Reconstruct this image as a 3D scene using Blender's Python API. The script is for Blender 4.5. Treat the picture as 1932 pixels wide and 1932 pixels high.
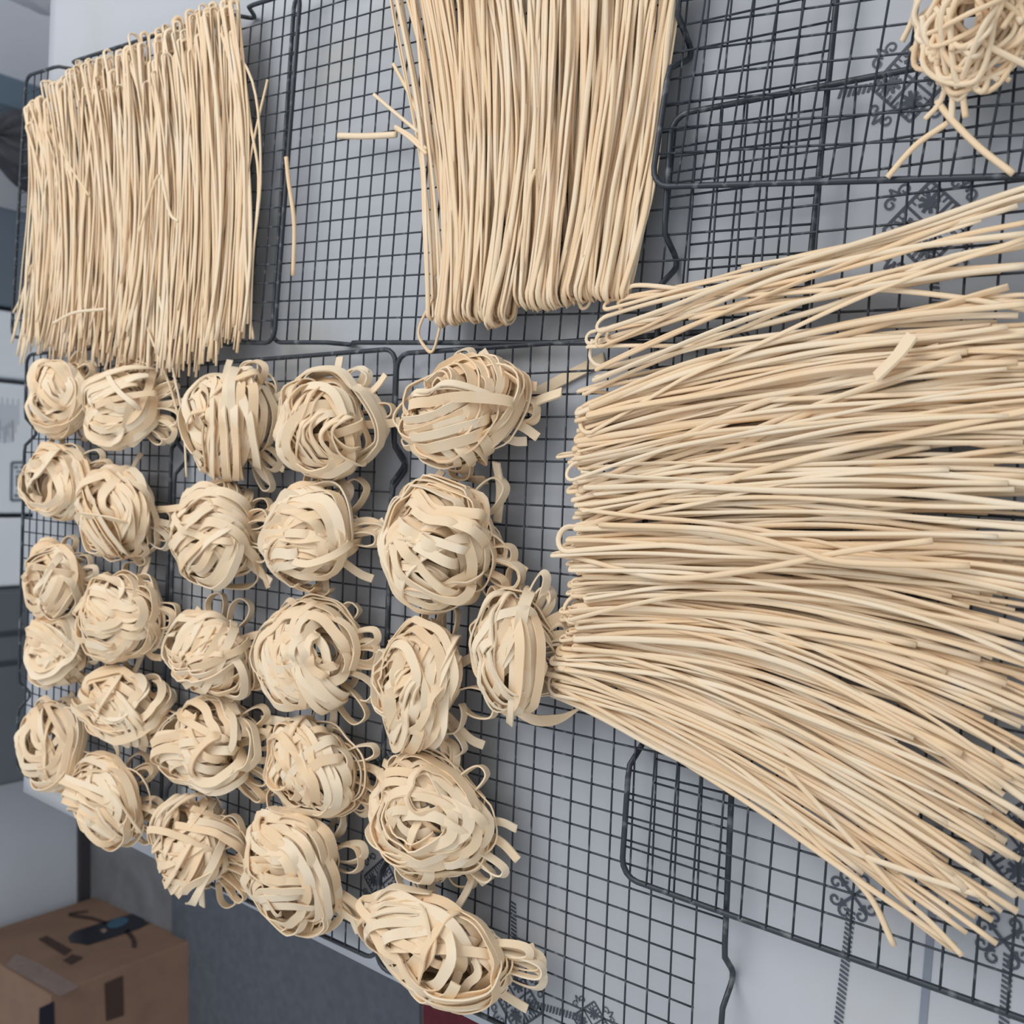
import bpy, math, random
import numpy as np
from mathutils import Matrix, Vector

for o in list(bpy.data.objects): bpy.data.objects.remove(o, do_unlink=True)
S = bpy.context.scene
COL = S.collection

# ------------------------------------------------------------------ camera, world, lights, exposure
F_PX, PITCH, ROLL = 1880.0, 0.90195, 0.00032
Z_TABLE = 0.750                 # table top
Z_RACK = 0.763                  # plane of the rack wires
CAM = np.array([0.0, 0.0, Z_RACK + 0.4579])
FW = np.array([0, math.cos(PITCH), -math.sin(PITCH)])
_up = np.array([0, math.sin(PITCH), math.cos(PITCH)]); _rt = np.array([1.0, 0, 0])
R2 = math.cos(ROLL) * _rt + math.sin(ROLL) * _up      # points to the top of the picture
U2 = -math.sin(ROLL) * _rt + math.cos(ROLL) * _up     # points to the left of the picture
cam_d = bpy.data.cameras.new('camera'); cam = bpy.data.objects.new('camera', cam_d); COL.objects.link(cam)
cam_d.sensor_width = 36.0; cam_d.lens = 36.0 * F_PX / 1932.0; cam_d.clip_start = 0.02
X, Y, Zc = -U2, R2, -FW
cam.matrix_world = Matrix(((X[0], Y[0], Zc[0], CAM[0]), (X[1], Y[1], Zc[1], CAM[1]), (X[2], Y[2], Zc[2], CAM[2]), (0, 0, 0, 1)))
S.camera = cam
cam_d.dof.use_dof = True; cam_d.dof.focus_distance = 0.54; cam_d.dof.aperture_fstop = 14.0      # phone focused on the near noodles
w = bpy.data.worlds.new('world'); S.world = w; w.use_nodes = True
bg = w.node_tree.nodes['Background']; bg.inputs[0].default_value = (0.93, 0.965, 1.0, 1); bg.inputs[1].default_value = 0.80
def area_light(name, loc, target, sx, sy, power, col):
    l = bpy.data.lights.new(name, 'AREA'); l.shape = 'RECTANGLE'; l.size = sx; l.size_y = sy; l.energy = power; l.color = col
    o = bpy.data.objects.new(name, l); COL.objects.link(o); o.location = loc
    o.rotation_euler = (Vector(target) - Vector(loc)).to_track_quat('-Z', 'Y').to_euler()
    return o
area_light('window_daylight', (1.15, 0.95, 2.35), (0.05, 0.40, 0.75), 1.5, 1.3, 27, (1.0, 0.97, 0.93))
vs = S.view_settings
vs.view_transform = 'Standard'; vs.look = 'None'; vs.gamma = 1.0; vs.use_curve_mapping = False; vs.exposure = -0.23

# ------------------------------------------------------------------ helpers
def ray(px, py):
    d = FW * F_PX + R2 * (966.0 - py) - U2 * (px - 966.0)
    return d
def at(px, py, z):
    d = ray(px, py); t = (z - CAM[2]) / d[2]
    return CAM + d * t
def on_axis(px, py, ax, val):
    d = ray(px, py); t = (val - CAM[ax]) / d[ax]
    return CAM + d * t

def mesh_obj(name, verts, faces, mat, parent=None, smooth=False):
    me = bpy.data.meshes.new(name)
    me.from_pydata([tuple(map(float, v)) for v in verts], [], [tuple(f) for f in faces])
    if smooth: me.polygons.foreach_set('use_smooth', [True] * len(me.polygons))
    me.update()
    o = bpy.data.objects.new(name, me); COL.objects.link(o)
    if mat: me.materials.append(mat)
    if parent: o.parent = parent
    return o
def quad_mesh(name, V, Q, mat, parent=None, smooth=True):
    """V (n,3) float, Q (m,4) int, fast path"""
    me = bpy.data.meshes.new(name)
    me.vertices.add(len(V)); me.vertices.foreach_set('co', np.ascontiguousarray(V, dtype=np.float32).ravel())
    me.loops.add(Q.size); me.loops.foreach_set('vertex_index', Q.astype(np.int32).ravel())
    me.polygons.add(len(Q)); me.polygons.foreach_set('loop_start', np.arange(0, Q.size, 4, dtype=np.int32))
    me.polygons.foreach_set('loop_total', np.full(len(Q), 4, dtype=np.int32))
    me.polygons.foreach_set('use_smooth', np.full(len(Q), smooth))
    me.update(calc_edges=True)
    o = bpy.data.objects.new(name, me); COL.objects.link(o)
    me.materials.append(mat)
    if parent: o.parent = parent
    return o
def tag(o, label=None, cat=None, group=None, kind=None):
    if label: o['label'] = label
    if cat: o['category'] = cat
    if group: o['group'] = group
    if kind: o['kind'] = kind
    return o
def empty(name, loc, rz=0.0):
    o = bpy.data.objects.new(name, None); COL.objects.link(o); o.location = loc; o.rotation_euler = (0, 0, rz); o.empty_display_size = 0.02
    return o
def box_vf(x0, x1, y0, y1, z0, z1, b=0.0):
    """box with chamfered vertical edges and top edge"""
    if b <= 0:
        v = [(x0, y0, z0), (x1, y0, z0), (x1, y1, z0), (x0, y1, z0), (x0, y0, z1), (x1, y0, z1), (x1, y1, z1), (x0, y1, z1)]
        return v, [(0, 3, 2, 1), (4, 5, 6, 7), (0, 1, 5, 4), (1, 2, 6, 5), (2, 3, 7, 6), (3, 0, 4, 7)]
    v = []; f = []
    def ring(i, z):
        return [(x0 + b + i, y0 + i, z), (x1 - b - i, y0 + i, z), (x1 - i, y0 + b + i, z), (x1 - i, y1 - b - i, z), (x1 - b - i, y1 - i, z), (x0 + b + i, y1 - i, z), (x0 + i, y1 - b - i, z), (x0 + i, y0 + b + i, z)]
    for i, z in ((b * .6, z0), (0, z0 + b * .6), (0, z1 - b * .6), (b * .6, z1)): v += ring(i, z)
    for k in range(3):
        for j in range(8): f.append((k * 8 + j, k * 8 + (j + 1) % 8, k * 8 + 8 + (j + 1) % 8, k * 8 + 8 + j))
    f.append(tuple(range(7, -1, -1))); f.append(tuple(range(24, 32)))
    return v, f
def boxo(name, b6, mat, parent=None, bev=0.0):
    v, f = box_vf(*b6, b=bev); return mesh_obj(name, v, f, mat, parent)

def frames(P, N):
    T = np.gradient(P, axis=0); T /= np.linalg.norm(T, axis=1)[:, None] + 1e-12
    Sd = np.cross(T, N); Sd /= np.linalg.norm(Sd, axis=1)[:, None] + 1e-12
    Nn = np.cross(Sd, T)
    return T, Sd, Nn
def tube(P, N, rw, rt, k=6, close=False):
    """elliptic section (half width rw along side, half thickness rt along normal)"""
    T, Sd, Nn = frames(P, N); n = len(P)
    a = np.arange(k) * 2 * math.pi / k
    rw = np.broadcast_to(np.asarray(rw, float), (n,)); rt = np.broadcast_to(np.asarray(rt, float), (n,))
    V = (P[:, None, :] + (rw[:, None] * np.cos(a))[:, :, None] * Sd[:, None, :] + (rt[:, None] * np.sin(a))[:, :, None] * Nn[:, None, :]).reshape(-1, 3)
    i = np.arange(n if close else n - 1)[:, None]; j = np.arange(k)[None, :]; i2 = (i + 1) % n; j2 = (j + 1) % k
    Q = np.stack([i * k + j, i * k + j2, i2 * k + j2, i2 * k + j], -1).reshape(-1, 4)
    if not close:   # end caps as quads
        if k == 6:
            e = (n - 1) * k
            Q = np.vstack([Q, [[0, 3, 2, 1], [0, 5, 4, 3], [e, e + 1, e + 2, e + 3], [e, e + 3, e + 4, e + 5]]])
        elif k == 4:
            e = (n - 1) * k
            Q = np.vstack([Q, [[0, 3, 2, 1], [e, e + 1, e + 2, e + 3]]])
    return V, Q
def ribbon(P, N, wd, th):
    """flat ribbon, eight verts per ring so that edges stay crisp"""
    T, Sd, Nn = frames(P, N); n = len(P)
    wd = np.broadcast_to(np.asarray(wd, float), (n,))[:, None]
    a = Sd * wd / 2; b = Nn * th / 2
    c = [P + a + b, P - a + b, P - a - b, P + a - b]
    ring = np.stack([c[0], c[1], c[1], c[2], c[2], c[3], c[3], c[0]], 1)     # four sides, own verts
    V = ring.reshape(-1, 3)
    i = np.arange(n - 1)[:, None]; j = np.array([0, 2, 4, 6])[None, :]
    Q = np.stack([i * 8 + j, i * 8 + j + 1, (i + 1) * 8 + j + 1, (i + 1) * 8 + j], -1).reshape(-1, 4)
    e = (n - 1) * 8
    Q = np.vstack([Q, [[0, 6, 4, 2], [e, e + 2, e + 4, e + 6]]])
    return V, Q
def spline(pts, n):
    """Catmull-Rom through pts"""
    P = np.asarray(pts, float); m = len(P)
    if m == 2: return P[0] + (P[1] - P[0]) * np.linspace(0, 1, n)[:, None]
    E = np.vstack([2 * P[0] - P[1], P, 2 * P[-1] - P[-2]])
    u = np.linspace(0, m - 1 - 1e-9, n); k = u.astype(int); t = (u - k)[:, None]
    a, b, c, d = E[k], E[k + 1], E[k + 2], E[k + 3]
    return 0.5 * (2 * b + (c - a) * t + (2 * a - 5 * b + 4 * c - d) * t ** 2 + (3 * b - a - 3 * c + d) * t ** 3)

# ------------------------------------------------------------------ materials
def new_mat(name):
    m = bpy.data.materials.new(name); m.use_nodes = True
    return m, m.node_tree, m.node_tree.nodes['Principled BSDF']
def plain(name, col, rough=0.6, noise=0.0, scale=20, bump=0.0, spec=0.4):
    m, nt, b = new_mat(name); b.inputs['Roughness'].default_value = rough; b.inputs['Specular IOR Level'].default_value = spec
    if noise or bump:
        tc = nt.nodes.new('ShaderNodeTexCoord'); nz = nt.nodes.new('ShaderNodeTexNoise'); nz.inputs['Scale'].default_value = scale; nz.inputs['Detail'].default_value = 5
        nt.links.new(tc.outputs['Object'], nz.inputs['Vector'])
        rp = nt.nodes.new('ShaderNodeValToRGB'); rp.color_ramp.elements[0].position = 0.3; rp.color_ramp.elements[1].position = 0.7
        rp.color_ramp.elements[0].color = tuple(c * (1 - noise) for c in col) + (1,); rp.color_ramp.elements[1].color = tuple(min(1, c * (1 + noise)) for c in col) + (1,)
        nt.links.new(nz.outputs['Fac'], rp.inputs['Fac']); nt.links.new(rp.outputs['Color'], b.inputs['Base Color'])
        if bump:
            bp = nt.nodes.new('ShaderNodeBump'); bp.inputs['Strength'].default_value = bump; bp.inputs['Distance'].default_value = 0.002
            nt.links.new(nz.outputs['Fac'], bp.inputs['Height']); nt.links.new(bp.outputs['Normal'], b.inputs['Normal'])
    else: b.inputs['Base Color'].default_value = tuple(col) + (1,)
    return m
def noodle_mat(name, c_lo, c_mid, c_hi):
    """dried dough: tone differs from strand to strand, dusty flour patches, faint grain"""
    m, nt, b = new_mat(name); b.inputs['Roughness'].default_value = 0.62; b.inputs['Specular IOR Level'].default_value = 0.3
    oi = nt.nodes.new('ShaderNodeObjectInfo'); rp = nt.nodes.new('ShaderNodeValToRGB')
    e = rp.color_ramp.elements; e[0].position = 0.0; e[0].color = c_lo + (1,); e[1].position = 1.0; e[1].color = c_hi + (1,)
    mid = e.new(0.5); mid.color = c_mid + (1,)
    nt.links.new(oi.outputs['Random'], rp.inputs['Fac'])
    tc = nt.nodes.new('ShaderNodeTexCoord'); nz = nt.nodes.new('ShaderNodeTexNoise'); nz.inputs['Scale'].default_value = 38; nz.inputs['Detail'].default_value = 4
    nt.links.new(tc.outputs['Object'], nz.inputs['Vector'])
    r2 = nt.nodes.new('ShaderNodeValToRGB'); r2.color_ramp.elements[0].position = 0.52; r2.color_ramp.elements[1].position = 0.78
    r2.color_ramp.elements[0].color = (0, 0, 0, 1); r2.color_ramp.elements[1].color = (0.6, 0.6, 0.6, 1)
    nt.links.new(nz.outputs['Fac'], r2.inputs['Fac'])
    mx = nt.nodes.new('ShaderNodeMixRGB'); mx.inputs[2].default_value = (0.87, 0.77, 0.63, 1)
    nt.links.new(r2.outputs['Color'], mx.inputs[0]); nt.links.new(rp.outputs['Color'], mx.inputs[1]); nt.links.new(mx.outputs['Color'], b.inputs['Base Color'])
    n2 = nt.nodes.new('ShaderNodeTexNoise'); n2.inputs['Scale'].default_value = 900; n2.inputs['Detail'].default_value = 2
    nt.links.new(tc.outputs['Object'], n2.inputs['Vector'])
    bp = nt.nodes.new('ShaderNodeBump'); bp.inputs['Strength'].default_value = 0.25; bp.inputs['Distance'].default_value = 0.0004
    nt.links.new(n2.outputs['Fac'], bp.inputs['Height']); nt.links.new(bp.outputs['Normal'], b.inputs['Normal'])
    return m
M = {}
M['fett'] = noodle_mat('pasta_ribbon', (0.84, 0.625, 0.40), (0.86, 0.685, 0.475), (0.87, 0.735, 0.555))
M['thin'] = noodle_mat('pasta_string', (0.84, 0.62, 0.395), (0.86, 0.67, 0.455), (0.87, 0.72, 0.53))
def rack_mat():
    m, nt, b = new_mat('rack_wire'); b.inputs['Roughness'].default_value = 0.42; b.inputs['Specular IOR Level'].default_value = 0.45
    tc = nt.nodes.new('ShaderNodeTexCoord'); nz = nt.nodes.new('ShaderNodeTexNoise'); nz.inputs['Scale'].default_value = 120; nz.inputs['Detail'].default_value = 6
    nt.links.new(tc.outputs['Object'], nz.inputs['Vector'])
    rp = nt.nodes.new('ShaderNodeValToRGB'); e = rp.color_ramp.elements
    e[0].position = 0.56; e[0].color = (0.030, 0.037, 0.048, 1); e[1].position = 0.82; e[1].color = (0.26, 0.28, 0.30, 1)
    nt.links.new(nz.outputs['Fac'], rp.inputs['Fac']); nt.links.new(rp.outputs['Color'], b.inputs['Base Color'])
    return m
M['rack'] = rack_mat()
def cloth_mat():
    m, nt, b = new_mat('vinyl_cloth'); b.inputs['Roughness'].default_value = 0.45
    tc = nt.nodes.new('ShaderNodeTexCoord'); nz = nt.nodes.new('ShaderNodeTexNoise'); nz.inputs['Scale'].default_value = 9; nz.inputs['Detail'].default_value = 6
    nt.links.new(tc.outputs['Object'], nz.inputs['Vector'])
    rp = nt.nodes.new('ShaderNodeValToRGB'); e = rp.color_ramp.elements
    e[0].position = 0.55; e[0].color = (0.480, 0.508, 0.558, 1); e[1].position = 0.84; e[1].color = (0.46, 0.45, 0.41, 1)
    nt.links.new(nz.outputs['Fac'], rp.inputs['Fac']); nt.links.new(rp.outputs['Color'], b.inputs['Base Color'])
    n2 = nt.nodes.new('ShaderNodeTexNoise'); n2.inputs['Scale'].default_value = 14; n2.inputs['Detail'].default_value = 2
    nt.links.new(tc.outputs['Object'], n2.inputs['Vector'])
    bp = nt.nodes.new('ShaderNodeBump'); bp.inputs['Strength'].default_value = 0.25; bp.inputs['Distance'].default_value = 0.01
    nt.links.new(n2.outputs['Fac'], bp.inputs['Height']); nt.links.new(bp.outputs['Normal'], b.inputs['Normal'])
    return m
M['cloth'] = cloth_mat()
M['print'] = plain('cloth_print', (0.075, 0.088, 0.12), 0.5)
M['line_pale'] = plain('cloth_line_pale', (0.22, 0.25, 0.31), 0.5)
M['table'] = plain('table_board', (0.55, 0.56, 0.58), 0.5, 0.06, 8)
M['tleg'] = plain('table_leg', (0.30, 0.31, 0.33), 0.4)
M['floor'] = plain('floor_covering', (0.185, 0.190, 0.205), 0.85, 0.22, 14, 0.3)
M['mat_blue'] = plain('floor_mat', (0.088, 0.100, 0.124), 0.95, 0.12, 60, 0.3)
M['wall'] = plain('painted_wall', (0.66, 0.70, 0.78), 0.7, 0.04, 5)
M['base'] = plain('baseboard', (0.055, 0.053, 0.062), 0.6)
M['red'] = plain('red_mat', (0.090, 0.012, 0.020), 0.9, 0.2, 80, 0.5)
M['carton'] = plain('cardboard', (0.235, 0.145, 0.100), 0.8, 0.12, 12, 0.15)
M['tape'] = plain('dark_tape', (0.018, 0.020, 0.030), 0.35)
M['inkbrown'] = plain('carton_print', (0.060, 0.035, 0.028), 0.8)
M['blue'] = plain('tape_print', (0.045, 0.12, 0.19), 0.4)
M['tag'] = plain('paper_label', (0.25, 0.185, 0.165), 0.6, 0.15, 40)
M['white'] = plain('white_carton', (0.82, 0.87, 0.93), 0.6, 0.03, 10)
M['grey'] = plain('grey_panel', (0.13, 0.15, 0.17), 0.5, 0.06, 6)
M['ink'] = plain('grey_ink', (0.16, 0.20, 0.25), 0.6)
M['inkpale'] = plain('pale_ink', (0.42, 0.47, 0.55), 0.6)
M['bin'] = plain('blue_grey_plastic', (0.14, 0.18, 0.23), 0.45, 0.05, 10)
M['bag'] = plain('dark_fabric', (0.045, 0.047, 0.055), 0.9, 0.4, 18, 0.5)
M['tray'] = plain('steel_blue_plastic', (0.17, 0.24, 0.31), 0.4)
M['sack'] = plain('pale_sack', (0.55, 0.56, 0.62), 0.7, 0.12, 9, 0.5)

# ------------------------------------------------------------------ the setting
def slab(name, x0, x1, y0, y1, z0, z1, mat):
    o = boxo(name, (x0, x1, y0, y1, z0, z1), mat); tag(o, kind='structure'); return o
slab('floor', -3.0, 3.0, -2.0, 2.28, -0.05, 0.0, M['floor'])
slab('wall_far', -3.0, 3.0, 2.238, 2.36, 0.0, 2.6, M['wall'])
slab('baseboard_far', -3.0, 3.0, 2.224, 2.239, 0.0, 0.026, M['base'])

# ------------------------------------------------------------------ table and cloth
TROT = -0.07
ct, st = math.cos(TROT), math.sin(TROT)
corner = np.array([-0.276, 0.987])            # far corner beside the open floor
def t_loc(x, y):                              # world xy -> table-local
    d = np.array([x, y]) - corner
    return np.array([ct * d[0] + st * d[1], -st * d[0] + ct * d[1]])
TW, TD = 0.96, 1.12                           # local x 0..TW, y -TD..0
table = empty('table', (corner[0], corner[1], 0.0), TROT)
tag(table, 'white table carrying the wire racks full of drying noodles', 'table')
boxo('table_top', (0.004, TW - 0.004, -TD + 0.004, -0.004, Z_TABLE - 0.028, Z_TABLE - 0.0015), M['table'], table, 0.006)
boxo('apron', (0.05, TW - 0.05, -TD + 0.05, -0.05, Z_TABLE - 0.10, Z_TABLE - 0.029), M['table'], table, 0.004)
for lx in (0.05, TW - 0.11):
    for ly in (-TD + 0.05, -0.11):
        boxo('leg', (lx, lx + 0.06, ly, ly + 0.06, 0.0, Z_TABLE - 0.101), M['tleg'], table, 0.006)
cloth = empty('tablecloth', (corner[0], corner[1], Z_TABLE - 0.0014), TROT)
tag(cloth, 'white vinyl tablecloth with dark blue lattice ornaments and rope stripes', 'tablecloth')
def cloth_sheet():
    nx, ny = 64, 74
    xs = np.linspace(0, TW, nx); ys = np.linspace(-TD, 0, ny)
    V = []
    for y in ys:
        for x in xs:
            z = 0.0014
            e = min(x, TW - x, -y, TD + y)
            if e < 0.006: z -= (0.006 - e) ** 2 * 30
            V.append((x, y, z))
    Q = [(j * nx + i, j * nx + i + 1, (j + 1) * nx + i + 1, (j + 1) * nx + i) for j in range(ny - 1) for i in range(nx - 1)]
    # short hanging hem along all sides
    def hem(idx, off):
        b = len(V); n = len(idx)
        for k in idx:
            x, y, z = V[k]; V.append((x + off[0], y + off[1], z - 0.020))
        for k in range(n - 1): Q.append((idx[k], idx[k + 1], b + k + 1, b + k))
    hem([j * nx for j in range(ny)], (-0.0015, 0)); hem([j * nx + nx - 1 for j in range(ny)], (0.0015, 0))
    hem([i for i in range(nx)], (0, -0.0015)); hem([(ny - 1) * nx + i for i in range(nx)], (0, 0.0015))
    return mesh_obj('cloth_sheet', V, Q, M['cloth'], cloth, True)
cloth_sheet()
PZ = 0.0018
def flat(name, polys, mat, parent, z=PZ):
    V, Fc = [], []
    for p in polys:
        b = len(V); zz = z + .000012 * (len(Fc) % 40); V += [(x, y, zz) for x, y in p]; Fc.append(tuple(range(b, b + len(p))))
    return mesh_obj(name, V, Fc, mat, parent)
def seg(a, b, wd):
    a = np.array(a, float); b = np.array(b, float); d = b - a; d /= np.linalg.norm(d) + 1e-9; n = np.array([-d[1], d[0]]) * wd / 2
    return [a + n, a - n, b - n, b + n]
def polyline(pts, wd): return [seg(pts[i], pts[i + 1], wd) for i in range(len(pts) - 1)]
def spiral(c, r, a0, turns, sgn, wd):
    pts = [(c[0] + r * (1 - .72 * t) * math.cos(a0 + sgn * t * turns * 6.283), c[1] + r * (1 - .72 * t) * math.sin(a0 + sgn * t * turns * 6.283)) for t in np.linspace(0, 1, 16)]
    return polyline(pts, wd)
def lattice_ornament(c, s):
    """diamond lattice with four stars, comb fringes and curls at the corners"""
    c = np.array(c); P = []
    D = [np.array(v) * s for v in ((1, 0), (0, 1), (-1, 0), (0, -1))]
    for k in range(4): P.append(seg(c + D[k], c + D[(k + 1) % 4], s * .07))
    P.append(seg(c + (D[0] + D[1]) / 2, c + (D[2] + D[3]) / 2, s * .06)); P.append(seg(c + (D[1] + D[2]) / 2, c + (D[3] + D[0]) / 2, s * .06))
    for k in range(4):
        m = c + D[k] * .5
        for a in range(8):
            an = a * math.pi / 4 + .2; P.append(seg(m, m + s * .24 * np.array((math.cos(an), math.sin(an))), s * .085))
        P.append([m + s * .13 * np.array((math.cos(a), math.sin(a))) for a in np.linspace(0, 6.28, 9)[:-1]])
        A, B = c + D[k], c + D[(k + 1) % 4]; inw = (c - (A + B) / 2); inw = inw / np.linalg.norm(inw)
        for t in np.linspace(.12, .88, 9):
            q = A + (B - A) * t; P.append(seg(q, q + inw * s * .16, s * .04))
        out = -inw; mid = (A + B) / 2 + out * s * .30
        side = (B - A) / np.linalg.norm(B - A)
        P += spiral(mid + side * s * .22, s * .16, math.atan2(-side[1], -side[0]), 1.1, 1, s * .05)
        P += spiral(mid - side * s * .22, s * .16, math.atan2(side[1], side[0]), 1.1, -1, s * .05)
        P += polyline([mid - side * s * .1, mid + out * s * .28, mid + side * s * .1], s * .05)
    return P
def rope(a, b, wd):
    a = np.array(a); b = np.array(b); L = np.linalg.norm(b - a); d = (b - a) / L; n = np.array([-d[1], d[0]]); P = []
    for k in range(int(L / (wd * .55))):
        q = a + d * (k + .5) * wd * .55
        P.append([q - n * wd * .5 - d * wd * .30, q - n * wd * .5 + d * wd * .02, q + n * wd * .5 + d * wd * .34, q + n * wd * .5 + d * wd * .02])
    return P
def tl(px, py):
    p = at(px, py, Z_TABLE + 0.0004); return t_loc(p[0], p[1])
for c, s in (((1750, 425), .020), ((1722, 150), .019), ((1925, 1600), .020), ((975, 1888), .019), ((722, 1668), .018), ((1118, 1935), .014), ((722, 1445), .012)):
    flat('printed_ornament', lattice_ornament(tl(*c), s), M['print'], cloth)
def curls(c, s):
    c = np.array(c); P = []
    for k in range(4):
        an = k * math.pi / 2 + .8; d = np.array((math.cos(an), math.sin(an))); q = c + d * s * .8; n = np.array((-d[1], d[0]))
        P += spiral(q + n * s * .3, s * .30, an + 3.6, 1.1, 1, s * .11) + spiral(q - n * s * .3, s * .30, an + 2.7, 1.1, -1, s * .11) + [seg(c, q, s * .13)]
    return P
for c in ((1610, 1690), (1893, 1775)): flat('printed_curl', curls(tl(*c), .011), M['print'], cloth)
for a, b in (((1606, 1715), (1575, 1990)), ((1903, 1800), (1890, 1990)), ((968, 1700), (972, 1850)), ((1000, 1893), (1100, 1922)), ((1757, 480), (1770, 620)), ((1580, 178), (1690, 155))):
    flat('printed_rope', rope(tl(*a), tl(*b), .0042), M['print'], cloth)
flat('pale_stripe', [seg(tl(1772, 1560), tl(1736, 1990), .0035)], M['line_pale'], cloth)  # narrow pale blue-grey line laid on the cloth
# ------------------------------------------------------------------ wire cooling racks
RL, RW = 0.400, 0.245
CELL_A, CELL_B = 0.01264, 0.01333
NOTCH = 0.073
def make_rack(name, cx, cy, rot, along_y, level, label):
    z = Z_RACK + level * 0.0042
    r = empty(name, (cx, cy, z), rot + (math.pi / 2 if along_y else 0))
    tag(r, label, 'cooling rack', 'black wire cooling racks')
    hl, hw, cr_ = RL / 2, RW / 2, 0.010
    drop = z - Z_TABLE - 0.0022
    pts = []
    def side_with_feet(y, sg):
        out = []; xs = []
        for c in (-(hl - NOTCH), hl - NOTCH):
            for dx, dz in ((-.020, 0), (-.013, -.06), (-.0045, -.80), (-.0018, -.97), (.0018, -.97), (.0045, -.80), (.013, -.06), (.020, 0)): xs.append((c + dx, dz * drop))
        xs.sort()
        for x, dz in xs: out.append((x * sg, y, dz))
        return out
    def corner_pts(x, y, a0):
        return [(x + cr_ * math.cos(a0 + t * math.pi / 2), y + cr_ * math.sin(a0 + t * math.pi / 2), 0) for t in (0, .25, .5, .75, 1)]
    pts += side_with_feet(-hw, 1) + corner_pts(hl - cr_, -hw + cr_, -math.pi / 2) + corner_pts(hl - cr_, hw - cr_, 0) + side_with_feet(hw, -1) + corner_pts(-hl + cr_, hw - cr_, math.pi / 2) + corner_pts(-hl + cr_, -hw + cr_, math.pi)
    P = np.array(pts)
    # densify
    D = []
    for i in range(len(P)):
        a, b = P[i], P[(i + 1) % len(P)]; L = np.linalg.norm(b - a); n = max(1, int(L / .03))
        for k in range(n): D.append(a + (b - a) * k / n)
    D = np.array(D)
    T = np.roll(D, -1, 0) - np.roll(D, 1, 0); T /= np.linalg.norm(T, axis=1)[:, None]
    N = np.zeros_like(D); N[:, 2] = 1.0
    Sd = np.cross(T, N); Sd /= np.linalg.norm(Sd, axis=1)[:, None]; Nn = np.cross(Sd, T)
    k = 8; a = np.arange(k) * 2 * math.pi / k; rr = 0.0016
    V = (D[:, None] + rr * np.cos(a)[None, :, None] * Sd[:, None] + rr * np.sin(a)[None, :, None] * Nn[:, None]).reshape(-1, 3)
    n = len(D); i = np.arange(n)[:, None]; j = np.arange(k)[None, :]
    Q = np.stack([i * k + j, i * k + (j + 1) % k, ((i + 1) % n) * k + (j + 1) % k, ((i + 1) % n) * k + j], -1).reshape(-1, 4)
    quad_mesh('frame', V, Q, M['rack'], r)
    return r
_wire_cache = {}
def wire(L, r, parent, loc, rz):
    key = (round(L, 4), r)
    if key not in _wire_cache:
        P = np.array([(-L / 2, 0, 0), (-L / 6, 0, 0), (L / 6, 0, 0), (L / 2, 0, 0)], float); N = np.tile((0, 0, 1.0), (4, 1))
        V, Q = tube(P, N, r, r, 6)
        o = quad_mesh('wire', V, Q, M['rack']); _wire_cache[key] = o.data
    else:
        o = bpy.data.objects.new('wire', _wire_cache[key]); COL.objects.link(o)
    o.parent = parent; o.location = loc; o.rotation_euler = (0, 0, rz)
def rack_wires(r):
    nb = 17; yb = [(i - (nb - 1) / 2) * CELL_B for i in range(nb)]
    for y in yb: wire(RL, 0.00062, r, (0, y, 0.0010), 0)
    na = 30; xa = [(i - (na - 1) / 2) * CELL_A for i in range(na)]
    for x in xa:
        near_foot = min(abs(x - (hl)) for hl in (-(RL / 2 - NOTCH), RL / 2 - NOTCH)) < 0.019
        if near_foot: wire(yb[-1] - yb[0], 0.00062, r, (x, 0, -0.0002), math.pi / 2)
        else: wire(RW, 0.00062, r, (x, 0, -0.0002), math.pi / 2)
RACKS = [
 ('cooling_rack', -0.0564, 0.8385, -0.050, False, 0, 'black wire rack jutting past the table end under the double line of small nests'),
 ('cooling_rack', -0.0890, 0.5885, -0.045, False, 0, 'black wire rack between two other nest racks, holding two lines of nests'),
 ('cooling_rack', -0.1037, 0.3432, -0.047, False, 0, 'black wire rack under the line of largest nests beside the noodle fan'),
 ('cooling_rack', -0.0044, 0.1467, -0.076, False, 1, 'black wire rack underneath the fanned-out noodles, overlapping its neighbours'),
 ('cooling_rack', 0.2661, 0.7596, -0.119, True, 1, 'black wire rack under the thick noodle bundle with ragged cut ends'),
 ('cooling_rack', 0.2234, 0.3720, -0.106, True, 0, 'black wire rack under the noodle bundle folded into tight loops'),
 ('cooling_rack', 0.3440, 0.1080, -0.175, False, 2, 'black floury wire rack stacked on top of others, holding the thin tangled nest'),
]
for a in RACKS:
    r = make_rack(*a); rack_wires(r)

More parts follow.
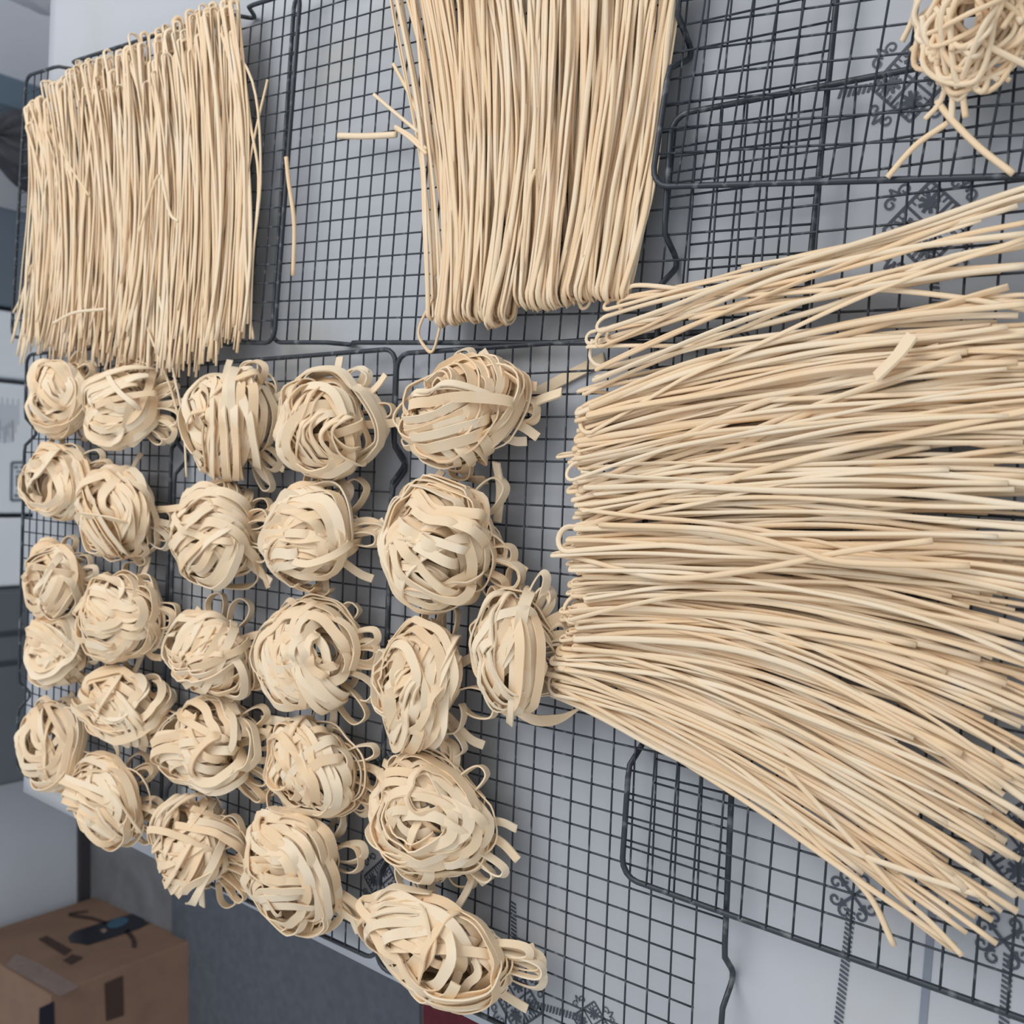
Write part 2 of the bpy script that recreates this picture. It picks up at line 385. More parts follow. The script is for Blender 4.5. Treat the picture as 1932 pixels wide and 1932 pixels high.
# ------------------------------------------------------------------ nests of flat ribbon pasta
UPV = np.array([0, 0, 1.0])
def px_scale(p): return F_PX / float(np.dot(p - CAM, FW))
def nest(name, cx, cy, rx, ry, seed, label, level=0, group='flat ribbon pasta nests on the racks', wd=.0056, n_core=11, n_hank=7, n_cross=3, n_loop=7, n_end=4):
    rng = np.random.default_rng(seed)
    zb = Z_RACK + level * .0042 + .0019
    guess = at(cx, cy, zb + .013); sc = px_scale(guess)
    dirv = (guess - CAM) / np.linalg.norm(guess - CAM); el = math.asin(-dirv[2])
    Rx = ry / sc * 1.02
    Rz = .019 + .14 * Rx
    Ry = math.sqrt(max((rx / sc) ** 2 - (Rz * .8 * math.cos(el)) ** 2, (0.55 * rx / sc) ** 2)) / math.sin(el) * .97
    Rx -= wd * .12; Ry -= wd * .12
    t = empty(name, (guess[0], guess[1], zb)); tag(t, label, 'pasta nest', group)
    Rv = np.array([Rx, Ry, Rz]); zc = Rz * .66
    th = .0010
    az0 = rng.uniform(0, 6.283); tl0 = rng.uniform(.2, .75); o2_, o3_ = rng.uniform(0, 6.283, 2)
    def put(P, N, wdt):
        P = P.copy(); P[:, 2] = np.maximum(P[:, 2], .0032 + .0007 * np.sin(np.arange(len(P)) * .3 + rng.uniform(0, 6)))
        V, Q = ribbon(P, N, wdt, th); quad_mesh('ribbon_strand', V, Q, M['fett'], t)
    def course(nrm, tau, d0, lay, c0, arc, off, ph, rollm, rolla, wdt, sq):
        u = np.cross(nrm, [0, 0, 1.0]) if tau > .05 else np.array([1.0, 0, 0]); u /= np.linalg.norm(u); v = np.cross(nrm, u)
        if v[2] < 0: v = -v
        n = int(14 + arc * 8)
        a = c0 + np.linspace(-arc / 2, arc / 2, n); s = np.linspace(0, 1, n)
        d = np.clip(d0 + rng.normal(0, .10) * (s - .5) + .06 * np.sin(s * ph[2] + ph[3]), -.92, .92)
        rc = np.sqrt(1 - d ** 2)
        w1 = 1 + .12 * np.sin(a * 2 + ph[0]) + .07 * np.sin(a * 3.3 + ph[1]) + .025 * np.sin(a * 8 + ph[3])
        lay = lay * (1 - .20 * np.abs(2 * s - 1) ** 6)[:, None]
        Un = (d[:, None] * nrm + (rc * w1)[:, None] * (np.cos(a)[:, None] * u * sq + np.sin(a)[:, None] * v)) * lay + off
        rn = np.linalg.norm(Un, axis=1); aa = np.arctan2(Un[:, 1], Un[:, 0]); lim = 1.0 + .10 * np.sin(2 * aa + o2_) + .09 * np.sin(3 * aa + o3_) + rng.uniform(-.06, .10); Un = Un * np.where(rn > lim, lim / rn, 1.0)[:, None]      # stay inside the hank
        P = Un * Rv; P[:, 2] += zc
        Nn = Un / Rv; Nn /= np.linalg.norm(Nn, axis=1)[:, None] + 1e-9
        T = np.gradient(P, axis=0); T /= np.linalg.norm(T, axis=1)[:, None] + 1e-9; Sd = np.cross(T, Nn)
        roll = rollm + rolla * np.sin(s * ph[2] + ph[1])
        N = Nn * np.cos(roll)[:, None] + Sd * np.sin(roll)[:, None]
        put(P, N, wdt)
    def axis(tau, az): return np.array([math.sin(tau) * math.cos(az), math.sin(tau) * math.sin(az), math.cos(tau)])
    for i in range(n_core):                        # inner windings that fill the hank
        tau = abs(rng.normal(tl0, .4)); az = az0 + rng.normal(0, .6)
        course(axis(tau, az), tau, rng.uniform(-.4, .6), rng.uniform(.40, .80), rng.uniform(0, 6.283), rng.uniform(4, 7), rng.normal(0, .10, 3) * (1, 1, .3), rng.uniform(2, 6, 4), rng.normal(0, .3), .3, wd * rng.uniform(.9, 1.2), rng.uniform(.7, 1))
    for g in range(n_hank):                        # hanks of ribbons running side by side
        steep = rng.random() < .35
        tau = rng.uniform(.75, 1.45) if steep else abs(rng.normal(tl0, .3)); az = az0 + rng.normal(0, .5) + (math.pi if rng.random() < .35 else 0)
        nr = axis(tau, az); d0 = rng.uniform(-.35, .45) if steep else rng.uniform(-.1, .55)
        arc = rng.uniform(2.4, 3.8) if steep else rng.uniform(3.4, 6.4)
        c0 = math.pi / 2 + rng.normal(0, .3) if steep else rng.uniform(0, 6.283)
        off = rng.normal(0, .10, 3) * (1, 1, .25); ph = rng.uniform(2, 6, 4); lay = rng.uniform(.80, 1.0); rm = rng.normal(0, .25); sq = rng.uniform(.75, 1.05)
        for j in range(rng.integers(5, 9)):
            course(nr + rng.normal(0, .05, 3), tau, d0 + (j - 2) * rng.uniform(.09, .15), lay + rng.normal(0, .035), c0 + rng.normal(0, .22), arc * rng.uniform(.75, 1.1), off + rng.normal(0, .025, 3), ph + rng.normal(0, .12, 4), rm + rng.normal(0, .22), rng.uniform(.05, .4), wd * rng.uniform(.85, 1.25), sq)
    for i in range(n_cross):                       # single bands thrown across the top
        tau = rng.uniform(.8, 1.5); az = az0 + rng.choice([0, 1.2, 2.2, 3.1]) + rng.normal(0, .4); arc = rng.uniform(1.3, 2.6); n_ = rng.random()
        w_ = wd * rng.uniform(.7, 1.3)
        course(axis(tau, az), tau, rng.uniform(-.5, .5), rng.uniform(.98, 1.06), math.pi / 2 + rng.normal(0, .4), arc, np.zeros(3), rng.uniform(2, 6, 4), rng.normal(0, .3), .5, w_, 1.0)
    for i in range(n_loop):                        # loops of ribbon that stick out at the foot of the nest, standing on edge
        al = -math.pi / 2 + rng.normal(0, .8) if rng.random() < .65 else rng.uniform(0, 6.283); sp = rng.uniform(.12, .24); o1 = rng.uniform(1.0, 1.24)
        def pp(r_, a_, z_): return (r_ * math.cos(a_) * Rx, r_ * math.sin(a_) * Ry, z_)
        z0 = rng.uniform(.004, .012)
        P = spline([pp(.62, al - sp * .8, z0), pp(.92, al - sp, z0), pp(o1, al - sp * .5, z0 - .001), pp(o1, al + sp * .5, z0 - .001), pp(.92, al + sp, z0 + .002), pp(.60, al + sp * .7, z0 + .004)], 30)
        T = np.gradient(P, axis=0); N = np.cross(T, UPV); N /= np.linalg.norm(N, axis=1)[:, None] + 1e-9
        N = N + np.array([0, 0, rng.uniform(-.3, .9)]); put(P, N, wd * .85)
    for i in range(n_end):                         # cut ends lying out on the wires
        al = -math.pi / 2 + rng.normal(0, .9) if rng.random() < .65 else rng.uniform(0, 6.283); o1 = rng.uniform(1.08, 1.28); b = rng.normal(0, .2)
        P = spline([(.5 * math.cos(al) * Rx, .5 * math.sin(al) * Ry, .012), (.95 * math.cos(al + b * .4) * Rx, .95 * math.sin(al + b * .4) * Ry, .007), (o1 * math.cos(al + b) * Rx, o1 * math.sin(al + b) * Ry, .0035)], 16)
        N = np.tile(UPV, (16, 1)) + rng.normal(0, .25, 3); put(P, N, wd * .95)
    return t
ORD = ['first', 'second', 'third', 'fourth', 'fifth']
LINES = [
 ('outermost line at the table end', [(122, 747, 56, 74), (122, 908, 70, 76), (115, 1092, 56, 78), (116, 1232, 54, 70), (105, 1400, 62, 80)], dict(n_core=9, n_hank=6)),
 ('second line from the table end', [(242, 773, 76, 88), (231, 960, 78, 94), (233, 1158, 74, 96), (236, 1330, 78, 78), (210, 1500, 76, 86)], {}),
 ('line just past the double line', [(447, 797, 92, 112), (414, 1010, 88, 106), (412, 1228, 80, 98), (405, 1408, 93, 98), (385, 1600, 82, 106)], {}),
 ('middle line of nests', [(625, 800, 100, 106), (602, 1015, 97, 104), (596, 1234, 104, 116), (602, 1440, 93, 96), (565, 1632, 98, 128)], {}),
 ('line facing the noodle fan', [(868, 782, 116, 102), (842, 1032, 124, 134), (810, 1296, 104, 130), (818, 1545, 120, 122), (830, 1770, 138, 112)], {}),
]
sd = 11
for phrase, items, kw in LINES:
    for k, (cx, cy, rx, ry) in enumerate(items):
        sd += 7
        nest('pasta_nest', cx, cy, rx, ry, sd, 'pasta nest, %s from bare table edge, %s' % (ORD[4 - k], phrase), **kw)
nest('pasta_nest', 978, 1222, 88, 128, 401, 'loose ribbon pasta nest standing alone between the nest lines and the noodle fan', n_core=8, n_hank=6, n_cross=4, n_loop=10)

# ------------------------------------------------------------------ bundles of long string noodles
def interp(tab, v):
    t = np.array([r_[0] for r_ in tab]); return np.array([np.interp(v, t, [r_[1] for r_ in tab]), np.interp(v, t, [r_[2] for r_ in tab])])
def wob(n, rng, amp):
    s = np.linspace(0, 1, n); return amp * (np.sin(s * rng.uniform(3, 6) + rng.uniform(0, 6)) + .5 * np.sin(s * rng.uniform(7, 13) + rng.uniform(0, 6)))
def u_strand(parent, rng, loop_px, mid_a, end_a, mid_b, end_b, zl, za, zb, gap, wd, th, base, nleg=26, org=None, cut=0.0):
    L = at(loop_px[0], loop_px[1], base + zl[0])[:2]
    def leg(mid, end, z0, z1):
        Mp = at(mid[0], mid[1], base + (z0 + z1) / 2)[:2]; Ep = at(end[0], end[1], base + z1)[:2]
        C = 2 * Mp - (L + Ep) / 2; s = np.linspace(0, 1 - min(abs(rng.normal(0, cut)), .3) if cut else 1, nleg)[:, None]
        return (1 - s) ** 2 * L + 2 * s * (1 - s) * C + s ** 2 * Ep
    A, B = leg(mid_a, end_a, zl[0], za), leg(mid_b, end_b, zl[1], zb)
    dr = (A[2] - L) + (B[2] - L); dr /= np.linalg.norm(dr); lat = np.array([-dr[1], dr[0]])
    s = np.linspace(0, 1, nleg); fade = np.clip(1 - s * 4, 0, 1)[:, None]
    A = A + lat * gap / 2 * fade + lat * (wob(nleg, rng, .0016) * np.clip(s * 3, 0, 1))[:, None]
    B = B - lat * gap / 2 * fade + lat * (wob(nleg, rng, .0016) * np.clip(s * 3, 0, 1))[:, None]
    zA = zl[0] + (za - zl[0]) * s + wob(nleg, rng, .0006); zB = zl[1] + (zb - zl[1]) * s + wob(nleg, rng, .0006)
    P1 = np.column_stack([A, zA])[::-1]; P2 = np.column_stack([B, zB])
    ph = np.linspace(-math.pi / 2, math.pi / 2, 9)[1:-1]
    a0, b0 = P1[-1], P2[0]; rad = max(np.linalg.norm(a0 - b0) / 2, .0015)
    mid = (a0 + b0) / 2
    loop = np.array([mid + (a0 - b0) / 2 * -math.sin(p) - np.array([dr[0], dr[1], 0]) * rad * math.cos(p) for p in ph])
    P = np.vstack([P1, loop, P2])
    P[:, 2] = np.maximum(P[:, 2], th * .6) + base
    n = len(P); ss = np.linspace(0, 1, n)
    roll = rng.normal(0, .25) + .3 * np.sin(ss * rng.uniform(3, 9) + rng.uniform(0, 6))
    T = np.gradient(P, axis=0); T /= np.linalg.norm(T, axis=1)[:, None]
    Sd = np.cross(T, UPV); Sd /= np.linalg.norm(Sd, axis=1)[:, None] + 1e-9; Nn = np.cross(Sd, T)
    N = Nn * np.cos(roll)[:, None] + Sd * np.sin(roll)[:, None]
    if org is not None: P = P - org
    V, Q = tube(P, N, wd / 2 * rng.uniform(.85, 1.2), th / 2, 6)
    quad_mesh('noodle_strand', V, Q, M['thin'], parent)
def line_strand(parent, pts_pxz, wd, th, rng, base, name='noodle_strand', mat=None, org=None, n=24, rib=False):
    P = spline([np.append(at(x, y, base + z)[:2], base + z) for x, y, z in pts_pxz], n)
    if org is not None: P = P - org
    N = np.tile(UPV, (n, 1)) + rng.normal(0, .3, 3)
    V, Q = (ribbon(P, N, wd, th) if rib else tube(P, N, wd / 2, th / 2, 6))
    return quad_mesh(name, V, Q, mat or M['thin'], parent)

# fan of noodles, loops towards the nests, loose ends spread out
base3 = Z_RACK + .0042 + .0021
org3 = at(1500, 1000, base3)
fan = empty('noodle_bundle', org3); tag(fan, 'wide fan of long string noodles, loops toward the nests and ends spread out', 'noodles')
LP = [(0, 1172, 565), (.06, 1122, 660), (.13, 1112, 765), (.28, 1098, 862), (.42, 1108, 958), (.52, 1090, 1030), (.64, 1094, 1125), (.76, 1092, 1195), (.9, 1064, 1262), (1, 1062, 1310)]
MP = [(0, 1560, 478), (.06, 1540, 545), (.13, 1520, 650), (.28, 1500, 800), (.42, 1500, 930), (.52, 1500, 1020), (.64, 1500, 1130), (.76, 1480, 1250), (.9, 1440, 1408), (1, 1405, 1502)]
EP = [(0, 2010, 345), (.06, 2010, 460), (.13, 1960, 600), (.28, 2060, 760), (.42, 2090, 930), (.52, 2070, 1060), (.64, 2030, 1270), (.76, 1990, 1490), (.9, 1940, 1720), (1, 1830, 1815)]
rng = np.random.default_rng(5)
NF = 185
for i in range(NF):
    v = (i + rng.uniform(0, 1)) / NF
    sg = .11 if rng.random() < .28 else .035
    va, vb = np.clip(v + rng.normal(0, sg), -.02, 1.0), np.clip(v + rng.normal(0, sg), -.02, 1.0)
    hgt = .003 + .014 * math.sqrt(max(math.sin(math.pi * min(max(v, .02), .98)), 0))
    z0 = rng.uniform(.0, 1) * hgt; z1 = min(max(z0 + rng.uniform(.002, .006), 0), hgt + .004)
    lp = interp(LP, v) + rng.normal(0, 9, 2) * np.array([1.3, 1.0])
    ea = interp(EP, va) + rng.normal(0, 8, 2); eb = interp(EP, vb) + rng.normal(0, 8, 2)
    if v < .12 and rng.random() < .45: continue
    ma = interp(MP, (va * .6 + v * .4)) + rng.normal(0, 6, 2); mb = interp(MP, (vb * .6 + v * .4)) + rng.normal(0, 6, 2)
    big = rng.random() < .07 or v < .05
    gap = rng.uniform(.006, .014) if big else rng.uniform(.0008, .003)
    u_strand(fan, rng, lp, ma, ea, mb, eb, (z0, z1), rng.uniform(0, .8) * hgt, rng.uniform(0, .8) * hgt, gap, rng.uniform(.0018, .0034), .0013, base3, org=org3, cut=.11)
for pts in ([(1150, 1330, .004), (1260, 1385, .004), (1420, 1480, .004), (1560, 1610, .003), (1640, 1690, .003), (1687, 1785, .0015)],
            [(1480, 1450, .012), (1600, 1580, .010), (1700, 1690, .008), (1760, 1745, .006), (1815, 1803, .004)],
            [(1070, 1300, .003), (1210, 1345, .004), (1380, 1440, .006), (1560, 1580, .009), (1700, 1640, .009), (1850, 1690, .006)],
            [(1180, 548, .003), (1215, 538, .004), (1400, 556, .005), (1620, 545, .006), (1800, 560, .005), (1940, 585, .004)], [(1172, 590, .003), (1185, 562, .004), (1400, 545, .006), (1600, 505, .006), (1800, 448, .005), (1945, 418, .003)],
            [(1120, 650, .002), (1150, 618, .003), (1300, 590, .006), (1480, 520, .007), (1700, 470, .006), (1945, 440, .004)], [(1118, 640, .003), (1116, 680, .003), (1160, 690, .004), (1330, 640, .006), (1560, 580, .007), (1780, 490, .006), (1945, 462, .004)],
            [(1400, 505, .002), (1600, 470, .003), (1780, 425, .003), (1945, 352, .002)], [(1300, 600, .005), (1560, 560, .008), (1700, 520, .008), (1945, 500, .005)],
            [(1080, 1050, .016), (1250, 1090, .019), (1420, 1075, .021), (1600, 1040, .021), (1760, 1020, .018)],
            [(1130, 990, .018), (1350, 1000, .021), (1500, 1035, .023), (1590, 1060, .022), (1830, 1068, .018)]):
    line_strand(fan, pts, .0029, .0018, rng, base3, org=org3, n=34)

# bundle folded in half, tight loops at its end
base2 = Z_RACK + .0021
org2 = at(1000, 300, base2)
b2 = empty('noodle_bundle', org2); tag(b2, 'bundle of long noodles folded in half with tight loops at the end', 'noodles')
rng = np.random.default_rng(8)
def b2_loop(v):
    if v < .46: u = v / .46; return np.array([826 + u * 152, 598 - 14 * u + 5 * math.sin(u * 9)])
    u = (v - .46) / .54; return np.array([998 + u * 196, 560 - 14 * u + 5 * math.sin(u * 8)])
N2 = 128
for i in range(N2):
    v = (i + rng.uniform(0, 1)) / N2
    lp = b2_loop(v) + rng.normal(0, 4, 2)
    hgt = .004 + .012 * math.sqrt(math.sin(math.pi * min(max(v, .03), .97)))
    z0 = rng.uniform(0, .35) * hgt; z1 = z0 + rng.uniform(.45, .85) * hgt * 1.25
    va, vb = v + rng.normal(0, .025), v + rng.normal(0, .025)
    def top(q): return np.array([742 + (1285 - 742) * q + rng.normal(0, 5), -70 + rng.uniform(-40, 40)])
    def md(q): return np.array([800 + (1232 - 800) * q + 6 * math.sin(q * 20) + rng.normal(0, 3), 270])
    u_strand(b2, rng, lp, md(va), top(va), md(vb), top(vb), (z0, z1), rng.uniform(0, 1) * hgt, rng.uniform(0, 1) * hgt, rng.uniform(.0006, .003), rng.uniform(.0022, .0036), .0013, base2, org=org2)
for pts in ([(742, 120, .002), (778, 190, .002), (805, 270, .003), (815, 380, .004), (822, 520, .003)],
            [(1100, 480, .016), (1088, 545, .010), (1097, 580, .004), (1112, 572, .006), (1118, 530, .012)],
            [(818, 560, .004), (790, 622, .002), (802, 655, .001), (818, 660, .001), (834, 600, .003)],
            [(1010, 320, .018), (1000, 350, .021), (992, 420, .021), (985, 520, .016), (990, 575, .010)],
            [(750, 243, .005), (775, 262, .006), (805, 290, .008)], [(705, 178, .001), (740, 208, .001), (790, 250, .003)], [(1190, 110, .002), (1235, 160, .003), (1220, 330, .005), (1190, 500, .004)]):
    line_strand(b2, pts, .0026, .0016, rng, base2, org=org2, n=26)

# thick bundle with loops at one end and ragged cut ends
base1 = Z_RACK + .0042 + .0021
org1 = at(250, 350, base1)
b1 = empty('noodle_bundle', org1); tag(b1, 'thick dense bundle of string noodles with ragged cut ends', 'noodles')
rng = np.random.default_rng(21)
B1L = [(0, 48, 222), (.1, 85, 188), (.2, 130, 152), (.3, 172, 128), (.42, 225, 112), (.55, 285, 92), (.7, 345, 60), (.85, 400, 28), (1, 455, 5)]
B1E = [(0, 40, 672), (.1, 75, 668), (.2, 120, 668), (.35, 185, 680), (.5, 240, 690), (.65, 300, 700), (.8, 360, 690), (.92, 410, 665), (1, 452, 640)]
N1 = 180
for i in range(N1):
    v = (i + rng.uniform(0, 1)) / N1
    lp = interp(B1L, v) + rng.normal(0, 8, 2) + np.array([0, rng.choice([0, 0, 0, 30, 60])])
    hgt = .004 + .013 * math.sqrt(math.sin(math.pi * min(max(v, .03), .97)))
    z0 = rng.uniform(0, .6) * hgt; z1 = z0 + rng.uniform(.25, .45) * hgt
    va, vb = np.clip(v + rng.normal(0, .03), 0, 1), np.clip(v + rng.normal(0, .03), 0, 1)
    def en(q): return interp(B1E, q) + np.array([rng.normal(0, 9), -abs(rng.normal(0, 42)) + rng.uniform(0, 26)])
    def md(q): return interp(B1L, q) * .5 + interp(B1E, q) * .5 + np.array([12 + rng.normal(0, 4), 0])
    u_strand(b1, rng, lp, md(va), en(va), md(vb), en(vb), (z0, z1), rng.uniform(0, .9) * hgt, rng.uniform(0, .9) * hgt, rng.uniform(.001, .005), rng.uniform(.0024, .0038), .0013, base1, nleg=20, org=org1)
for pts in ([(420, 60, .004), (478, 160, .003), (492, 330, .002), (478, 480, .003), (472, 640, .002)], [(505, 150, .001), (480, 260, .002), (455, 400, .004), (430, 560, .004)],
            [(455, 90, .003), (472, 230, .003), (488, 350, .002), (470, 560, .002), (478, 640, .001)],
            [(300, 560, .012), (325, 690, .008), (345, 790, .003), (352, 900, .002)], [(270, 600, .012), (310, 700, .010), (330, 760, .004), (345, 830, .003)],
            [(110, 240, .022), (125, 300, .024), (168, 370, .024)], [(100, 610, .018), (140, 590, .021), (200, 583, .020)], [(25, 590, .0), (40, 560, .002), (60, 500, .006)],
            [(262, 440, .023), (290, 350, .024), (300, 330, .024)], [(305, 330, .024), (320, 400, .024), (336, 418, .023)]):
    line_strand(b1, pts, .0026, .0016, rng, base1, org=org1, n=22)

# thin tangled nest on the stacked rack
def tangle():
    rng = np.random.default_rng(77)
    base = Z_RACK + .0084 + .0021
    c = at(1835, 28, base + .012); t = empty('noodle_tangle', (c[0], c[1], base)); tag(t, 'tangled nest of thin string noodles with stray ends on stacked rack', 'noodles')
    org = np.array([c[0], c[1], base])
    R = .031
    for i in range(34):
        n = 64; k = rng.integers(5, 9); C = []
        a0 = rng.uniform(0, 6.28)
        for j in range(k):
            a0 += rng.uniform(.9, 2.6); rr = R * rng.uniform(.15, 1.0)
            C.append((rr * math.cos(a0), rr * math.sin(a0) * .9, .003 + rng.uniform(.1, 1) * .024 * (1.1 - rr / R)))
        P = spline(C, n)
        N = np.tile(UPV, (n, 1)) + rng.normal(0, .3, 3); V, Q = tube(P, N, .0013, .0010, 6); quad_mesh('noodle_strand', V, Q, M['thin'], t)
    for pts in ([(1800, 60, .012), (1790, 130, .006), (1775, 190, .002), (1745, 225, .001)], [(1800, 90, .012), (1812, 150, .006), (1822, 222, .001)],
                [(1820, 90, .010), (1800, 170, .004), (1795, 230, .001)], [(1840, 70, .014), (1880, 95, .012), (1940, 125, .008)], [(1730, 0, .010), (1720, 40, .004), (1702, 78, .001)],
                [(1740, 30, .012), (1745, 75, .010), (1765, 86, .008), (1800, 70, .012)], [(1720, 90, .002), (1760, 120, .004), (1830, 112, .005), (1900, 75, .006)], [(1860, 110, .004), (1880, 140, .002), (1905, 140, .001)]):
        line_strand(t, pts, .0028, .0020, rng, base, org=org, n=24)
tangle()

# ------------------------------------------------------------------ loose pieces
rngl = np.random.default_rng(3)
def loose(label, pts, wd, th, base, rib=False, mat=None, name='loose_noodle', n=22):
    o0 = at(pts[0][0], pts[0][1], base + pts[0][2])
    o = line_strand(None, pts, wd, th, rngl, base, name, mat or M['thin'], org=o0, n=n, rib=rib); o.location = o0
    tag(o, label, 'noodle', 'loose noodle pieces'); return o
T0 = Z_RACK + .0024; T1 = T0 + .0042; T2 = T0 + .0084; TB = Z_TABLE + .0012
loose('single long noodle lying along the touching frames of two racks', [(540, 296, .001), (545, 345, .001), (555, 420, .001), (553, 520, .001)], .0030, .0018, T1)
loose('short stubby pale noodle beside the folded noodle bundle', [(638, 256, .001), (690, 257, .001), (748, 254, .001)], .0042, .0025, T0)
loose('short thick pale noodle sticking out of the folded noodle bundle', [(746, 241, .004), (775, 258, .005), (806, 284, .006)], .0042, .0025, T0)
loose('wide flat noodle scrap lying across the fanned noodles', [(1722, 632, .016), (1692, 672, .0165), (1652, 712, .016)], .0075, .0012, T1, True, M['fett'])
loose('thick stray noodle leading away from the thin tangled nest', [(1768, 190, .001), (1795, 225, .001), (1850, 280, .001), (1912, 328, .001)], .0030, .0022, T2)
loose('thin crooked noodle lying beside the stray noodle below the tangle', [(1788, 232, .001), (1735, 268, .001), (1705, 298, .001), (1674, 335, .001)], .0028, .0018, T2)
loose('broad dough strip lying on the tablecloth under the rack wires', [(985, 757, .0), (1050, 722, .0), (1140, 676, .0)], .0075, .0012, TB, True, M['fett'])
loose('curled dough strip resting on rack wires beside a nest', [(955, 790, .006), (1000, 762, .003), (1060, 740, .001)], .0065, .0012, T0, True, M['fett'])
loose('pointed ribbon end lying beside the nest that stands alone', [(968, 1335, .004), (1010, 1358, .001), (1055, 1356, .001), (1095, 1336, .001)], np.concatenate([np.full(12, .0062), np.linspace(.0062, .0008, 10)]), .0012, T0, True, M['fett'])
loose('short square-cut ribbon scrap between two middle nest lines', [(494, 1358, .001), (520, 1359, .001), (552, 1366, .001)], .0065, .0012, T0, True, M['fett'])
loose('ribbon strip bridging two nests at the bare table edge', [(640, 1700, .003), (665, 1716, .002), (695, 1735, .003)], .0060, .0012, T0, True, M['fett'])
loose('ribbon strip dangling between two nests facing the fan', [(936, 872, .010), (944, 925, .002), (938, 985, .001)], .0058, .0012, T0, True, M['fett'])
loose('stub of ribbon curling under the nest farthest from the bare edge', [(862, 876, .004), (885, 902, .001), (918, 906, .001)], .0062, .0012, T0, True, M['fett'])

# ------------------------------------------------------------------ background on the floor
# carton beside the table: right face at x = BX
BX = -0.8985
boxc = empty('shipping_box', (BX - .20, 2.014, 0.0)); tag(boxc, 'brown cardboard shipping box with dark tape standing on the floor', 'box')
bo = np.array(boxc.location)
boxo('box_body', (-.20, .20, -.192, .192, 0.0, .300), M['carton'], boxc, .003)
def face_poly(name, polys, mat, parent, org, ax, val):
    V, Fc = [], []
    for p in polys:
        b = len(V); V += [tuple(on_axis(x, y, ax, val) - org) for x, y in p]; Fc.append(tuple(range(b, b + len(p))))
    return mesh_obj(name, V, Fc, mat, parent)
e_ = .0012
face_poly('tape', [[(128, 1768), (140, 1757), (200, 1738), (248, 1724), (258, 1715), (266, 1727), (274, 1731), (272, 1738), (284, 1740), (262, 1752), (215, 1768), (165, 1783), (150, 1780), (132, 1778)]], M['tape'], boxc, bo, 0, BX + e_)
face_poly('tape_print', [[(222 + 20 * math.cos(a) + 22 * 0, 1741 + 9 * math.sin(a) - 5 * math.cos(a)) for a in np.linspace(0, 6.28, 17)[:-1]]], M['blue'], boxc, bo, 0, BX + e_ * 1.5).location.x += 0
face_poly('tape_mark', [[(188, 1755), (197, 1751), (203, 1755), (196, 1761)]], M['tag'], boxc, bo, 0, BX + e_ * 1.6)
def pxline(pts, wd):
    return [[tuple(q) for q in s_] for s_ in polyline([np.array(p, float) for p in pts], wd)]
face_poly('printed_arc', pxline([(130, 1724), (148, 1721), (166, 1719)], 4) + pxline([(130, 1726), (150, 1729), (172, 1732), (200, 1741)], 6) + pxline([(238, 1756), (248, 1766), (254, 1778), (252, 1788)], 9), M['inkbrown'], boxc, bo, 0, BX + e_)
face_poly('printed_block', [[(72, 1772), (88, 1765), (136, 1792), (122, 1803)], [(118, 1812), (136, 1800), (158, 1806), (134, 1820)]], M['inkbrown'], boxc, bo, 0, BX + e_)
face_poly('printed_panel', [[(197, 1856), (232, 1841), (234, 1916), (200, 1927)]], M['inkbrown'], boxc, bo, 1, 1.822 - e_)
face_poly('end_tape', [[(74, 1902), (102, 1889), (104, 1960), (72, 1972)]], M['tape'], boxc, bo, 1, 1.822 - e_)
face_poly('paper_label', [[(30, 1800), (70, 1815), (130, 1850), (150, 1862), (112, 1880), (60, 1850), (10, 1822)]], M['tag'], boxc, bo, 0, BX + e_)
# floor mats
def floor_sheet(name, x0, x1, y0, y1, h, mat, label):
    o = boxo(name, (x0, x1, y0, y1, 0.0, h), mat, None, .003); tag(o, label, 'mat'); return o
floor_sheet('floor_mat', -1.30, -0.34, 1.158, 1.885, .006, M['mat_blue'], 'dark slate blue mat on the floor between box and table')
floor_sheet('red_mat', -1.30, -0.34, 0.45, 1.152, .006, M['red'], 'dark red mat on the floor beside the table edge')
# low grey units and packages along the far wall
YF = 2.10
def x_at(py, px=25): return on_axis(px, py, 1, YF)[0]
def package(name, py0, py1, y0, h, mat, label, cat, bev=.004):
    x1, x0 = x_at(py0), x_at(py1)
    o = empty(name, ((x0 + x1) / 2, y0 + .07, 0.0)); tag(o, label, cat)
    hw = (x1 - x0) / 2
    boxo('body', (-hw, hw, -.07, .045, 0.0, h), mat, o, bev)
    return o, hw
p1, h1 = package('white_carton', 588, 713, YF, .42, M['white'], 'plain white carton between the blue-grey unit and the printed carton', 'carton')
boxo('lid', (-h1 - .002, h1 + .002, -.072, .047, .36, .425), M['white'], p1, .003)
p2, h2 = package('white_carton', 724, 968, YF, .46, M['white'], 'white carton printed with a grey frame emblem and faint lines', 'carton')
boxo('lid', (-h2 - .002, h2 + .002, -.072, .047, .40, .465), M['white'], p2, .003)
p3, h3 = package('white_carton', 977, 1106, YF, .44, M['white'], 'plain white carton between the printed carton and the grey cabinet', 'carton')
boxo('lid', (-h3 - .002, h3 + .002, -.072, .047, .38, .445), M['white'], p3, .003)
o2 = np.array(p2.location)
face_poly('printed_frame', pxline([(48, 872), (22, 873), (21, 944), (48, 943)], 5) + pxline([(30, 890), (48, 890)], 3) + pxline([(30, 926), (48, 926)], 3) + [[(30, 896), (46, 896), (46, 918), (30, 918)]] + [[(27, 879), (34, 879), (34, 884), (27, 884)], [(38, 879), (45, 879), (45, 884), (38, 884)], [(27, 932), (34, 932), (34, 938), (27, 938)], [(38, 932), (45, 932), (45, 938), (38, 938)]], M['ink'], p2, o2, 1, YF - .0012)
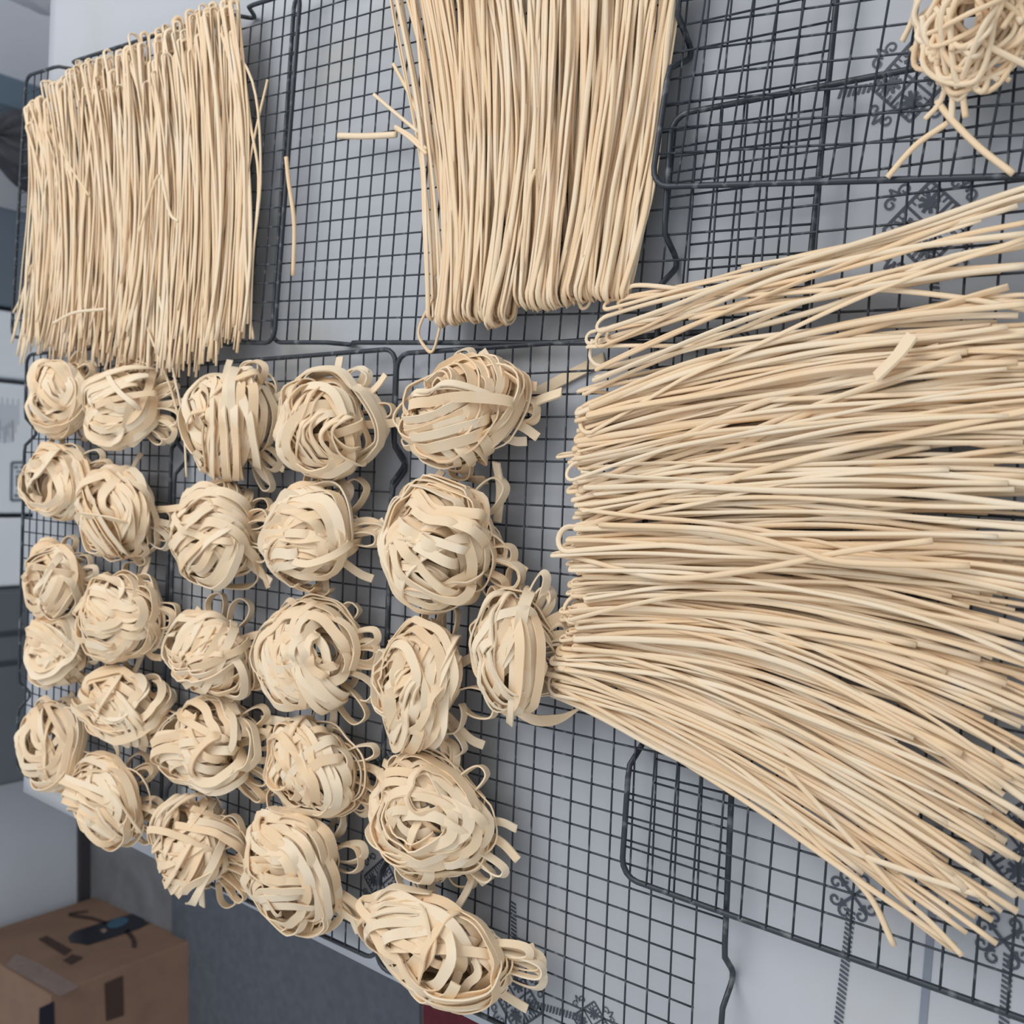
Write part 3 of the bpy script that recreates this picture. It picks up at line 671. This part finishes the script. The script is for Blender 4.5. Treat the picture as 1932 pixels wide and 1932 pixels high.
face_poly('printed_lines', [l for x in range(-6, 36, 5) for l in pxline([(x, 745 + (x * 7) % 23), (x, 800 + (x * 13) % 40)], 1.6)] + [l for x in range(-6, 30, 6) for l in pxline([(x, 792 + (x * 5) % 17), (x, 835)], 1.6)], M['inkpale'], p2, o2, 1, YF - .0012)
grey_blk, hc = package('grey_block', 1110, 1478, YF, .80, M['grey'], 'low grey cabinet with grooved panels beside the white cartons', 'block')  # low grey upright volume, three front panels with grooves between
for a, b in ((1112, 1193), (1197, 1248), (1252, 1476)):
    xa, xb = x_at(a) - grey_blk.location.x, x_at(b) - grey_blk.location.x
    boxo('panel', (xb + .003, xa - .003, -.082, -.0705, .03, .77), M['grey'], grey_blk, .004)
bg_unit, hb = package('blue_grey_unit', 398, 580, YF - .01, .34, M['bin'], 'blue-grey rimmed unit next to the white cartons', 'bin')  # plain blue-grey upright volume with a rim
boxo('rim', (-hb - .002, hb + .002, -.074, .049, .315, .345), M['bin'], bg_unit, .004)
def lump(name, c, r, mat, label, cat, seed, amp=.18):
    rng = np.random.default_rng(seed); nu, nv = 48, 28; V = []; Q = []
    K = rng.normal(0, 1, (9, 3)) * 2.4; PH = rng.uniform(0, 6.28, 9)
    for j in range(nv + 1):
        th = math.pi * j / nv
        for i in range(nu):
            a = 2 * math.pi * i / nu; d = np.array([math.sin(th) * math.cos(a), math.sin(th) * math.sin(a), math.cos(th)])
            k = 1 + amp * float(np.mean(np.abs(np.sin(K @ d + PH))) - .6) * 2 + .06 * math.sin(9 * a + 3 * math.sin(4 * th))
            p = d * k * np.array(r); p[2] = max(p[2] + r[2] * .92, 0.0); V.append(p)
    for j in range(nv):
        for i in range(nu): Q.append((j * nu + i, (j + 1) * nu + i, (j + 1) * nu + (i + 1) % nu, j * nu + (i + 1) % nu))
    o = mesh_obj(name, V, Q, mat, None, True); o.location = c; tag(o, label, cat); return o
def gx(py): return x_at(py)
lump('fabric_bag', ((gx(225) + gx(385)) / 2, 1.98, 0.0), ((gx(225) - gx(385)) / 2 * 1.02, .13, .17), M['bag'], 'slumped dark fabric bag on the floor beyond the table end', 'bag', 4)
tr = empty('plastic_crate', ((gx(142) + gx(205)) / 2, 2.165, 0.0)); tag(tr, 'steel blue plastic crate between the dark bag and pale sack', 'crate')
hwc = (gx(142) - gx(205)) / 2
boxo('crate_body', (-hwc, hwc, -.06, .06, 0.0, .36), M['tray'], tr, .006); boxo('rim', (-hwc - .004, hwc + .004, -.066, .066, .345, .372), M['bin'], tr, .004)
lump('pale_sack', (gx(58), 1.74, 0.0), (.105, .11, .31), M['sack'], 'crumpled pale sack on the floor past the table corner', 'sack', 9, .22)
